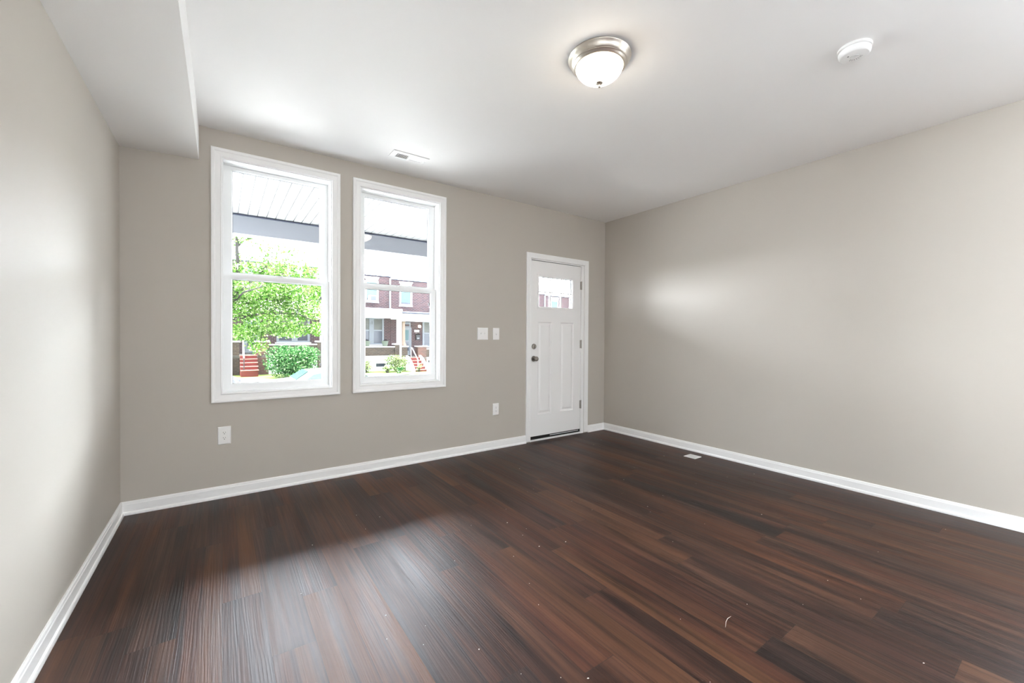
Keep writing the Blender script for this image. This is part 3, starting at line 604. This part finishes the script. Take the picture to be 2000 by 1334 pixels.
# ---------------------------------------------------------------- row houses across the street
HW = 4.42
def make_house(column, label):
    r = thing('row_house', label, 'house', (0, 25.0, 0), group='brick row houses across the street')
    P = lambda name, mb, m, par=None, **k: mb.build(name, m, par or r, world=False, **k)
    P('facade', MB().box(0.003, HW - 0.003, 2.0, 9.0, -1.25, 5.08), 'brick')
    P('coping', MB().box(0.003, HW - 0.003, 1.95, 2.3, 5.08, 5.14), 'roofdark')
    for (a, c) in ((0.58, 1.46), (2.74, 3.60)):
        f = MB().sweep_frame(a + 0.1, c - 0.1, 3.50, 4.66, [(0.0, 2.0), (0.0, 1.97), (0.1, 1.95), (0.1, 2.0)])
        f.box(a - 0.03, c + 0.03, 1.93, 2.0, 3.34, 3.40)
        f = P('upper_window', f, 'ext_white')
        P('lintel', MB().prism([(a + 0.08, 4.76), (c - 0.08, 4.76), (c + 0.05, 5.02), (a - 0.05, 5.02)], lambda u, v, t: (u, t, v), 1.94, 2.0), 'ext_white', f)
        P('blind', MB().box(a + 0.1, c - 0.1, 1.985, 1.999, 3.62, 4.66), 'ext_blind', f, label='pale blue blind')
        P('glass_pane', MB().box(a + 0.1, c - 0.1, 1.98, 1.999, 3.50, 3.62), 'ext_blue', f, label='dark glass below the blind')
    # porch
    P('porch_floor', MB().box(0, HW, 0.0, 2.0, -0.14, 0.0), 'concrete')
    P('porch_base', MB().box(0.42, HW, 0.06, 1.95, -1.25, -0.14), 'ext_white')
    rf = P('porch_roof', MB().prism([(-0.12, 2.78), (-0.12, 2.86), (2.0, 3.02), (2.0, 2.78)], lambda u, v, t: (t, u, v), 0, HW), 'roofdark')
    P('fascia', MB().box(0.0, HW, -0.10, 0.02, 2.52, 2.78), 'ext_white', rf)
    P('frieze', MB().box(0.0, HW, -0.03, 0.14, 2.28, 2.52), 'ext_white', rf)
    P('porch_soffit', MB().box(0.0, HW, 0.14, 2.0, 2.44, 2.50), 'ext_white', rf)
    P('gutter', MB().tube([(0, -0.15, 2.80), (HW, -0.15, 2.80)], 0.05, 8), 'ext_white' if column == 'post' else 'roofdark', rf)
    # entry door at the left
    d = P('entry_door', MB().sweep_frame(0.73, 1.32, 0.14, 1.84, [(0.0, 2.0), (0.0, 1.96), (0.09, 1.94), (0.09, 2.0)]), 'ext_trim')
    P('storm_glass', MB().box(0.82, 1.23, 1.955, 1.985, 1.06, 1.76), 'ext_blind', d, label='pale upper storm glass')
    P('storm_glass', MB().box(0.82, 1.23, 1.955, 1.985, 0.36, 0.99), 'ext_blue', d, label='dark lower storm glass')
    P('door_leaf', MB().box(0.73, 1.32, 1.975, 1.995, 0.14, 1.84), 'ext_trim', d)
    t = P('transom', MB().sweep_frame(0.78, 1.27, 2.02, 2.20, [(0.0, 2.0), (0.0, 1.97), (0.08, 1.95), (0.08, 2.0)]), 'ext_trim')
    P('glass_pane', MB().box(0.76, 1.29, 1.98, 1.998, 2.14, 2.40), 'ext_dark', t)
    # double window at the right of the porch
    wn = MB(); Xs = [2.22, 2.34, 3.00, 3.30, 3.83, 3.95]; Zs = [0.62, 0.72, 1.52, 1.60, 2.30, 2.44]
    wn.grid_wall(Xs, Zs, [(2.34, 3.00, 0.72, 1.52), (2.34, 3.00, 1.60, 2.30), (3.30, 3.83, 0.72, 1.52), (3.30, 3.83, 1.60, 2.30)], 1.94, 2.0)
    wn = P('porch_window', wn, 'ext_trim')
    for a, c in ((2.34, 3.00), (3.30, 3.83)):
        P('glass_pane', MB().box(a, c, 1.985, 1.998, 0.72, 1.52), 'ext_blue', wn)
        P('curtain', MB().box(a, c, 1.985, 1.998, 1.60, 2.30), 'ext_curtain', wn, label='pale curtain behind upper glass')
    P('sill', MB().box(2.15, 4.02, 1.90, 2.0, 0.56, 0.62), 'ext_white', wn)
    # piers, half wall
    for a, c in ((0.0, 0.40), (1.10, 1.68)):
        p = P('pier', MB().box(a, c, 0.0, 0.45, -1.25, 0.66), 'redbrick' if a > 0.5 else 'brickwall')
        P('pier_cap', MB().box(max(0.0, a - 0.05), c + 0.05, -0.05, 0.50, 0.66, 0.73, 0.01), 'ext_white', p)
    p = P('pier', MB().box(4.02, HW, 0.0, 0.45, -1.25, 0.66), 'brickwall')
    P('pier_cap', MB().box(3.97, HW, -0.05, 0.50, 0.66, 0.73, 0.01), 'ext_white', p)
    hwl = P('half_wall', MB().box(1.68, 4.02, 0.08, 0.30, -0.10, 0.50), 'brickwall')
    P('wall_cap', MB().box(1.68, 4.02, 0.03, 0.35, 0.50, 0.555), 'ext_white', hwl)
    # column on the right-hand pier (white square post) or on the left-hand pier (tapered tan)
    P('porch_post', MB().box(4.19, 4.33, 0.12, 0.26, 0.73, 2.30), 'ext_white')
    P('tapered_column', MB().lathe([(0.19, 0.73), (0.19, 0.80), (0.155, 0.86), (0.12, 0.98), (0.105, 2.20), (0.14, 2.24), (0.14, 2.30)], (0.20, 0.22, 0), (0, 0, 1), 20), 'ext_tan', smooth=True)
    ds = P('downspout', MB().box(4.30, 4.39, -0.09, -0.01, -1.0, 2.6), 'ext_white')
    P('upper_downspout', MB().box(4.30, 4.40, 1.90, 1.99, 2.95, 5.0), 'ext_trim')
    # steps in front of the left bay
    n = 5; h = 0.86
    for k in range(n):
        zt = -k * h / n
        yb, yf = 0.05 - 0.26 * k, 0.05 - 0.26 * (k + 1)
        sp2 = P('step', MB().box(0.42, 1.14, yf, 0.05, zt - h / n - (0.4 if k == n - 1 else 0), zt - 0.035), 'stepred')
        P('tread', MB().box(0.40, 1.16, yf - 0.025, yb, zt - 0.035, zt, 0.006), 'steptread', sp2, label='pale tread with sunlight painted in')
    if column == 'tan':
        arc = [(0.06, 0.14)] + [(0.0 - 1.25 * t, 0.14 - 0.80 * (t ** 1.6) - 0.02) for t in [k / 9 for k in range(1, 10)]] + [(-1.30, -1.1), (0.06, -1.1)]
        for a, c in ((0.28, 0.41), (1.15, 1.28)):
            P('cheek_wall', MB().prism(arc, lambda u, v, t: (t, u, v), a, c), 'ext_white')
    return r
def place(hh, k, dz, label):
    hh.location = (0.32 + HW * k, 25.0, dz); hh['label'] = label
# k = -1 .. 5, stepping down with the street
h_post = make_house('post', 'x'); h_tan = make_house('tan', 'x')
def strip_parts(root, names):
    for ch in list(root.children):
        if ch.name.split('.')[0] in names:
            for g in list(ch.children): bpy.data.objects.remove(g)
            bpy.data.objects.remove(ch)
strip_parts(h_post, ('tapered_column',)); strip_parts(h_tan, ())
place(h_post, 1, 0.05, 'brick row house with two flower pots on its porch wall, straight through right window')
place(h_tan, 2, -0.10, 'brick row house with tan tapered column, white door and red steps')
hz = copy_tree(h_post); place(hz, 0, 0.22, 'brick row house mostly hidden behind the green tree, red steps showing')
hz = copy_tree(h_post); place(hz, -1, 0.36, 'brick row house left of the one behind the green tree')
for k, lab in ((3, 'brick row house next right of the one with tan column'), (4, 'brick row house showing through left panes of the door'), (5, 'brick row house showing through right panes of the door')):
    hz = copy_tree(h_post if k % 2 else h_tan); place(hz, k, -0.10 - 0.08 * (k - 2), lab)
X1, Z1 = 0.32 + HW, 0.05; X2, Z2 = 0.32 + 2 * HW, -0.10; X0, Z0 = 0.32, 0.22
# air conditioner in the upper window
ac = thing('air_conditioner', 'boxy white air conditioner sticking out of an upper window', 'air conditioner', (X1 + 3.14, 26.9, Z1 + 3.50))
acx = X1 + 3.14; acz = Z1 + 3.41
MB().box(acx - 0.22, acx + 0.24, 26.6, 26.975, acz, acz + 0.38, 0.01).build('casing', 'ext_white', ac)
MB().box(acx - 0.13, acx + 0.20, 26.585, 26.60, acz + 0.05, acz + 0.34).build('grille', 'ext_sky', ac, label='pale violet grey grille')
# flower pots on the half wall of the white-post house
def pot(x, label):
    p = thing('flower_pot', label, 'flower pot', (x, 25.19, Z1 + 0.555), group='pots on the porch wall')
    MB().lathe([(0.13, 0.0), (0.20, 0.29), (0.215, 0.29), (0.215, 0.335), (0.18, 0.335), (0.17, 0.30), (0.0, 0.30)], (x, 25.19, Z1 + 0.555), (0, 0, 1), 28).build('pot', 'pot', p, smooth=True)
    sb = MB()
    for k in range(26):
        a = random.uniform(0, 2 * PI); rr = random.uniform(0, 0.15); q = Vector((x + rr * math.cos(a), 25.19 + rr * math.sin(a), Z1 + 0.855))
        sb.tube([q, q + Vector((random.uniform(-0.05, 0.05), random.uniform(-0.05, 0.05), random.uniform(0.05, 0.16)))], [0.02, 0.004], 5)
    sb.build('dark_foliage', 'soil', p, label='dark stubble of plants')
pot(X1 + 2.35, 'grey green flower pot on the porch wall, left of the two')
pot(X1 + 3.45, 'grey green flower pot on the porch wall, right of the two near the post')
# ornament on the mullion
orn = MB(); ox, oz = X1 + 3.15, Z1 + 2.05
orn.tube([(ox - 0.05, 26.925, oz - 0.10), (ox - 0.02, 26.925, oz + 0.05), (ox + 0.03, 26.925, oz + 0.10), (ox + 0.05, 26.925, oz + 0.02), (ox + 0.05, 26.925, oz - 0.10)], 0.014, 6)
tag(orn.build('wall_ornament', simple('grey_iron', (0.12, 0.12, 0.13), 0.6, 0.3)), 'grey bent metal ornament between two porch windows', 'ornament')
# mailbox, number plate, lamp, handrail on the tan-column house
mbx = thing('mailbox', 'black mailbox on the brick wall beside white door', 'mailbox', (X2 + 1.86, 26.9, Z2 + 1.10))
MB().box(X2 + 1.72, X2 + 2.00, 26.84, 27.0, Z2 + 1.08, Z2 + 1.44, 0.012).build('box_body', 'mailbox', mbx)
MB().prism([(26.82, Z2 + 1.44), (27.0, Z2 + 1.44), (27.0, Z2 + 1.52), (26.86, Z2 + 1.48)], lambda u, v, t: (t, u, v), X2 + 1.70, X2 + 2.02).build('lid', 'mailbox', mbx)
MB().box(X2 + 1.78, X2 + 1.94, 26.83, 26.84, Z2 + 1.17, Z2 + 1.24).build('emblem', simple('pale_emblem', (0.2, 0.2, 0.22), 0.5, 0.3), mbx, label='pale mark on its front')
tag(MB().box(X2 + 1.64, X2 + 1.98, 26.97, 27.0, Z2 + 1.62, Z2 + 1.78, 0.004).build('house_plate', 'ext_white'), 'white plate on brick wall above the black mailbox', 'plate')
wl = thing('porch_lamp', 'round lit lamp on brick wall above the mailbox', 'lamp', (X2 + 1.95, 26.9, Z2 + 2.0))
MB().lathe([(0.0, -0.10), (0.07, -0.08), (0.10, -0.03), (0.105, 0.0), (0.10, 0.04), (0.06, 0.09), (0.0, 0.10)], (X2 + 1.95, 26.84, Z2 + 2.02), (0, 0, 1), 20).build('globe', 'porchglobe', wl, smooth=True)
mbk = MB().lathe([(0.05, 0.0), (0.045, 0.05), (0.03, 0.07), (0.0, 0.07)], (X2 + 1.95, 26.84, Z2 + 1.86), (0, 0, 1), 14); mbk.tube([(X2 + 1.95, 26.84, Z2 + 1.88), (X2 + 1.95, 27.0, Z2 + 1.88)], 0.02, 8)
mbk.build('bracket', 'mailbox', wl)
def rail(pts, label, m='metal_rail', posts=()):
    o = thing('handrail', label, 'handrail', pts[0], group='step handrails')
    MB().tube(pts, 0.028, 8).build('rail', m, o)
    for p0, p1, mm in posts: MB().tube([p0, p1], 0.024, 8).build('rail_post', mm, o)
xr = X2 + 0.78
rail([(X2 + 0.66, 25.1, Z2 + 0.62), (X2 + 0.66, 24.9, Z2 + 0.60), (X2 + 0.66, 23.95, Z2 - 0.10)], 'white handrail sloping down beside the red steps of tan column house', posts=[((X2 + 0.66, 23.95, Z2 - 0.687), (X2 + 0.66, 23.95, Z2 - 0.10), 'metal_rail'), ((X2 + 0.66, 25.08, Z2), (X2 + 0.66, 25.08, Z2 + 0.62), 'metal_rail')])
xq = X0 + 0.55
rail([(xq, 25.05, Z0 + 0.75), (xq, 24.85, Z0 + 0.72), (xq, 23.8, Z0 - 0.10)], 'thin handrail with dark lower post at red steps behind the tree', posts=[((xq, 23.8, Z0 - 0.687), (xq, 23.8, Z0 - 0.10), 'mailbox'), ((xq, 25.03, Z0), (xq, 25.03, Z0 + 0.75), 'metal_rail')])

# ---------------------------------------------------------------- plants
def leaves(mb, centre, radii, n, size, dirn=None, shell=0.0):
    b = mb.bm; c = Vector(centre)
    for _ in range(n):
        while True:
            p = Vector((random.uniform(-1, 1), random.uniform(-1, 1), random.uniform(-1, 1)))
            if shell <= p.length <= 1: break
        q = c + Vector((p.x * radii[0], p.y * radii[1], p.z * radii[2]))
        s_ = size * random.uniform(0.6, 1.3)
        t = Vector((random.gauss(0, 1), random.gauss(0, 1), random.gauss(0, 0.8) - 0.2)).normalized()
        a = t.orthogonal().normalized(); a.rotate(Matrix.Rotation(random.uniform(0, 2 * PI), 3, t)); nn = t.cross(a)
        v = [b.verts.new(q), b.verts.new(q + t * s_ * 0.5 + a * s_ * 0.30 + nn * s_ * 0.08), b.verts.new(q + t * s_), b.verts.new(q + t * s_ * 0.5 - a * s_ * 0.30 + nn * s_ * 0.08)]
        b.faces.new((v[0], v[1], v[2])); b.faces.new((v[0], v[2], v[3]))
TY = 18.9; TX = 0.25; TG = gz(0) - 0.01
tr = thing('street_tree', 'leafy light green street tree filling the left window view', 'tree', (TX, TY, TG))
tk = MB().tube([(TX - 0.42, TY, TG - 0.05), (TX - 0.36, TY, 0.2), (TX - 0.26, TY, 1.6), (TX - 0.08, TY, 2.7), (TX + 0.26, TY, 3.6), (TX + 0.22, TY - 0.05, 4.45), (TX + 0.20, TY, 5.4), (TX + 0.1, TY, 6.4)], [0.19, 0.16, 0.13, 0.11, 0.075, 0.06, 0.04, 0.015], 10)
trunk = tk.build('trunk', 'bark', tr, smooth=True)
BR = [[(TX + 0.23, TY, 4.62), (TX + 0.40, TY + 0.1, 4.85), (TX + 0.62, TY, 4.95), (TX + 1.0, TY, 5.15)],
      [(TX - 0.10, TY, 2.5), (TX + 0.55, TY - 0.1, 3.15), (TX + 0.95, TY - 0.1, 3.6), (TX + 1.22, TY - 0.2, 4.1), (TX + 1.4, TY - 0.2, 4.6)],
      [(TX - 0.16, TY, 2.1), (TX + 1.0, TY + 0.2, 2.7), (TX + 2.0, TY + 0.3, 3.3), (TX + 2.9, TY, 3.7)],
      [(TX - 0.22, TY, 1.75), (TX + 1.1, TY - 0.3, 2.1), (TX + 2.2, TY - 0.5, 2.1), (TX + 3.1, TY - 0.5, 1.7)],
      [(TX - 0.20, TY, 1.9), (TX - 1.0, TY + 0.2, 2.7), (TX - 1.9, TY, 3.4), (TX - 2.6, TY, 3.9)],
      [(TX + 0.02, TY, 3.0), (TX - 0.4, TY + 0.6, 3.9), (TX - 0.9, TY + 1.0, 4.8)],
      [(TX - 0.14, TY, 2.2), (TX + 0.5, TY + 0.9, 2.7), (TX + 0.9, TY + 1.7, 3.1)],
      [(TX - 0.14, TY, 2.2), (TX + 0.4, TY - 0.9, 2.8), (TX + 1.0, TY - 1.7, 3.0)],
      [(TX + 1.0, TY + 0.2, 2.7), (TX + 1.5, TY - 0.2, 2.6), (TX + 2.1, TY - 0.2, 2.75)]]
for p in BR: MB().tube(p, [0.055 - 0.045 * i / (len(p) - 1) for i in range(len(p))], 7).build('branch', 'bark', tr, smooth=True)
tw = MB()
for p in BR:
    for i in range(len(p) - 1):
        for _ in range(7):
            a = Vector(p[i]).lerp(Vector(p[i + 1]), random.random()); q = a + Vector((random.uniform(-0.6, 0.6), random.uniform(-0.5, 0.5), random.uniform(-0.1, 0.6)))
            m_ = a.lerp(q, 0.5) + Vector((0, 0, 0.05)); tw.tube([a, m_, q], [0.014, 0.009, 0.003], 4)
tw.build('twigs', 'bark', tr, kind='stuff')
lv = MB()
for cx, cy_, cz, rx, ry, rz, n in (
        (1.0, 0.0, 2.9, 1.3, 1.0, 0.75, 1500), (2.3, 0.0, 3.0, 1.2, 0.9, 0.75, 1400), (0.2, 0.0, 2.3, 0.9, 0.9, 0.55, 650), (1.4, 0.0, 2.0, 1.2, 0.9, 0.60, 950), (2.6, -0.2, 2.25, 0.9, 0.8, 0.42, 520),
        (3.0, -0.5, 1.50, 0.55, 0.5, 0.28, 330), (0.5, 0.0, 1.35, 0.7, 0.6, 0.36, 520), (0.9, -0.2, 0.85, 0.40, 0.4, 0.34, 130), (1.9, -0.3, 1.45, 0.8, 0.6, 0.32, 480),
        (0.5, 0.0, 3.75, 0.6, 0.7, 0.30, 230), (1.4, -0.1, 3.95, 0.9, 0.8, 0.45, 480), (2.3, 0.0, 3.95, 0.9, 0.7, 0.50, 340), (1.7, 0.0, 4.5, 0.8, 0.6, 0.40, 240), (3.1, 0.0, 4.0, 0.6, 0.5, 0.55, 110), (1.0, 0.0, 4.95, 1.0, 0.7, 0.42, 260), (2.2, 0.0, 4.75, 0.6, 0.5, 0.3, 70), (0.3, 0, 4.95, 0.35, 0.4, 0.2, 60), (0.55, 0, 4.30, 0.35, 0.3, 0.16, 45), (3.2, 0, 3.2, 0.5, 0.5, 0.45, 330),
        (-1.0, 0.0, 2.9, 1.4, 1.2, 0.9, 1600), (-2.2, 0.0, 3.5, 1.2, 1.1, 0.9, 1200), (-0.8, 0.6, 4.5, 1.2, 1.1, 0.9, 900), (0.2, 0.2, 6.0, 1.0, 0.9, 0.6, 500), (0.9, 1.4, 3.1, 1.0, 0.7, 0.6, 500)):
    leaves(lv, (TX + cx, TY + cy_, cz), (rx, ry, rz), int(n * 2.3), 0.098)
lv.build('foliage', 'leaf', tr, kind='stuff')

def shrub(name, x, y, w_, d_, h_, n, size, m, label, cat='shrub', blobs=9):
    z0 = gz(x) + 0.02; s_ = thing(name, label, cat, (x, y, z0), group='shrubs by the porches')
    stm = MB()
    for k in range(7):
        a = 2 * PI * k / 7 + random.uniform(-.3, .3); q = Vector((x + math.cos(a) * w_ * 0.28, y + math.sin(a) * d_ * 0.28, z0 + h_ * random.uniform(0.5, 0.75)))
        stm.tube([(x + math.cos(a) * 0.05, y + math.sin(a) * 0.05, z0 - 0.03), Vector((x, y, z0)).lerp(q, 0.5) + Vector((0, 0, 0.05)), q], [0.02, 0.014, 0.005], 5)
    stm.build('stems', 'bark', s_, kind='stuff')
    lv = MB()
    for k in range(blobs):
        a = 2 * PI * k / blobs; rr = random.uniform(0.25, 0.55)
        leaves(lv, (x + math.cos(a) * w_ / 2 * rr, y + math.sin(a) * d_ / 2 * rr, z0 + h_ * random.uniform(0.26, 0.72)), (w_ * 0.26, d_ * 0.26, h_ * 0.28), n // blobs, size, shell=0.35)
    lv.build('foliage', m, s_, kind='stuff')
shrub('round_shrub', 2.92, 22.95, 2.75, 1.9, 1.78, 9500, 0.10, 'shrubleaf', 'big round dark green shrub beside the red steps', blobs=14)
shrub('pale_shrub', 8.55, 24.1, 1.7, 0.9, 1.05, 1700, 0.10, 'paleleaf', 'pale leafy shrub against the brick pier beside curved step wall')
shrub('pale_shrub', 6.75, 24.2, 0.9, 0.7, 1.05, 700, 0.10, 'paleleaf', 'pale yellow green shrub at left end below the flower pots')
shrub('garden_plant', 7.85, 23.7, 0.8, 0.6, 0.42, 330, 0.09, 'paleleaf', 'low leafy plant in the bed, between the two pale shrubs', 'plant', 6)
shrub('garden_plant', 8.45, 23.3, 0.5, 0.5, 0.38, 220, 0.09, 'shrubleaf', 'low dark green plant in the bed in front of the bigger pale shrub', 'plant', 5)
shrub('garden_plant', 9.75, 23.6, 0.4, 0.35, 0.50, 130, 0.08, 'paleleaf', 'small yellow green plant growing over foot of red steps', 'plant', 4)

# basement window under the flower pots
bwn = thing('basement_window', 'small dark basement window low in the white porch base', 'window', (X1 + 3.1, 25.05, -0.55))
MB().sweep_frame(X1 + 2.85, X1 + 3.45, -0.62, -0.42, [(0, 25.06), (0, 25.02), (0.05, 25.01), (0.05, 25.06)]).build('window_frame', 'ext_white', bwn)
MB().box(X1 + 2.85, X1 + 3.45, 25.03, 25.058, -0.62, -0.42).build('glass_pane', 'ext_dark', bwn)

# ---------------------------------------------------------------- cars
def make_car(paint, label, loc):
    r = thing('parked_car', label, 'car', loc, group='cars parked in the street')
    def loft(name, secs, m, smooth=True, par=None, **k):
        mb = MB(); b = mb.bm; R = [[b.verts.new(p) for p in s_] for s_ in secs]; n = len(R[0])
        for A, B in zip(R, R[1:]):
            for i in range(n): b.faces.new((A[i], A[(i + 1) % n], B[(i + 1) % n], B[i]))
        b.faces.new(R[0]); b.faces.new(R[-1][::-1])
        return mb.build(name, m, par or r, world=False, smooth=smooth, **k)
    def sec(x, hw_, zb, zt, crown=0.03):
        return [(x, -hw_ * 0.92, zb), (x, hw_ * 0.92, zb), (x, hw_, zb + (zt - zb) * 0.35), (x, hw_, zb + (zt - zb) * 0.72), (x, hw_ * 0.93, zt - 0.03), (x, hw_ * 0.6, zt + crown * 0.6), (x, 0, zt + crown), (x, -hw_ * 0.6, zt + crown * 0.6), (x, -hw_ * 0.93, zt - 0.03), (x, -hw_, zb + (zt - zb) * 0.72), (x, -hw_, zb + (zt - zb) * 0.35)]
    loft('car_body', [sec(-2.02, 0.70, 0.42, 0.78, 0.0), sec(-1.96, 0.82, 0.26, 0.97, 0.01), sec(-1.55, 0.87, 0.22, 1.00), sec(-0.8, 0.88, 0.20, 0.96), sec(0.8, 0.88, 0.20, 0.93), sec(1.35, 0.87, 0.20, 0.90), sec(2.0, 0.82, 0.24, 0.78), sec(2.25, 0.70, 0.30, 0.66, 0.0)], paint)
    def cs(x, hb, ht, zb, zt): return [(x, -hb, zb), (x, hb, zb), (x, ht + 0.02, zt - 0.05), (x, ht - 0.06, zt), (x, 0, zt + 0.02), (x, -ht + 0.06, zt), (x, -ht - 0.02, zt - 0.05)]
    loft('cabin', [cs(-1.52, 0.70, 0.66, 0.94, 1.01), cs(-1.14, 0.74, 0.57, 0.94, 1.245), cs(-0.65, 0.75, 0.57, 0.92, 1.27), cs(-0.25, 0.75, 0.57, 0.92, 1.27), cs(0.04, 0.75, 0.59, 0.92, 1.24), cs(0.62, 0.72, 0.68, 0.88, 0.94)], paint)
    hwz = lambda z: 0.75 - (z - 0.93) / 0.29 * 0.165
    for s_ in (-1, 1):
        for poly in ([(-1.26, 1.03), (-1.18, 0.995), (-0.50, 0.99), (-0.50, 1.205), (-0.80, 1.205), (-1.04, 1.165)], [(-0.44, 0.99), (0.36, 0.985), (0.02, 1.19), (-0.08, 1.205), (-0.44, 1.205)]):
            mb = MB(); b = mb.bm
            A = [b.verts.new((x, s_ * (hwz(z) + 0.014), z)) for x, z in poly]; B = [b.verts.new((x, s_ * (hwz(z) - 0.03), z)) for x, z in poly]; n = len(A)
            b.faces.new(A); b.faces.new(B[::-1])
            for i in range(n): b.faces.new((A[i], A[(i + 1) % n], B[(i + 1) % n], B[i]))
            mb.build('side_window', 'carglass', r, world=False)
        MB().box(-2.03, -1.86, s_ * 0.52, s_ * 0.83, 0.74, 0.88, 0.02).build('tail_light', 'taillight', r, world=False)
        MB().box(2.02, 2.23, s_ * 0.45, s_ * 0.76, 0.55, 0.66, 0.02).build('headlight', 'ext_white', r, world=False)
        for x in (-1.25, 1.35):
            wh = MB().lathe([(0.20, -0.10), (0.31, -0.10), (0.325, -0.06), (0.325, 0.06), (0.31, 0.10), (0.20, 0.10)], (x, s_ * 0.79, 0.32), (0, 1, 0), 28).build('wheel', 'tyre', r, world=False, smooth=True)
            MB().lathe([(0.0, -0.09), (0.20, -0.09), (0.20, 0.09), (0.0, 0.09)], (x, s_ * 0.79, 0.32), (0, 1, 0), 20).build('hub_cap', 'silver', wh, world=False)
    def slab(name, p, dz):
        mb = MB(); b = mb.bm; A = [b.verts.new(q) for q in p]; B = [b.verts.new((q[0], q[1], q[2] - 0.03)) for q in p]
        b.faces.new(A); b.faces.new(B[::-1])
        for i in range(4): b.faces.new((A[i], A[(i + 1) % 4], B[(i + 1) % 4], B[i]))
        mb.build(name, 'carglass', r, world=False)
    slab('rear_window', [(-1.50, -0.60, 1.045), (-1.50, 0.60, 1.045), (-1.17, 0.49, 1.262), (-1.17, -0.49, 1.262)], 0)
    slab('windshield', [(0.58, 0.62, 0.985), (0.58, -0.62, 0.985), (0.07, -0.53, 1.272), (0.07, 0.53, 1.272)], 0)
    return r
CZ = lambda x: gz(x) - 0.20
make_car('silver', 'silver car with teal windows at bottom of left window', (3.17, 13.4, CZ(3.17)))
make_car('navy', 'dark car whose front just shows at bottom left of the left window', (-1.72, 16.9, CZ(-1.72)))

portal('window_portal', *WIN[0], *WZ, D + 0.165, -1)
portal('window_portal', *WIN[1], *WZ, D + 0.165, -1)
portal('door_portal', LG[0], LG[1], LG[2], LG[3], slab_y1 + 0.01, -1)
for a, b_ in LEFT_FILL_WINS:
    l = bpy.data.lights.new('side_portal', 'AREA'); l.shape = 'RECTANGLE'; l.size = b_ - a; l.size_y = LWZ[1] - LWZ[0]; l.cycles.is_portal = True
    o = bpy.data.objects.new('side_portal', l); C.objects.link(o); o.location = (XL - 0.13, (a + b_) / 2, (LWZ[0] + LWZ[1]) / 2); o.rotation_euler = (PI / 2, 0, -PI / 2)
l = bpy.data.lights.new('side_portal', 'AREA'); l.shape = 'RECTANGLE'; l.size = RIGHT_FILL_WIN[1] - RIGHT_FILL_WIN[0]; l.size_y = RWZ[1] - RWZ[0]; l.cycles.is_portal = True
o = bpy.data.objects.new('side_portal', l); C.objects.link(o); o.location = (XR + 0.14, sum(RIGHT_FILL_WIN) / 2, sum(RWZ) / 2); o.rotation_euler = (PI / 2, 0, PI / 2)
for a, b_ in BACK_FILL_WINS: portal('back_portal', a, b_, *BWZ, YB - 0.13, 1)
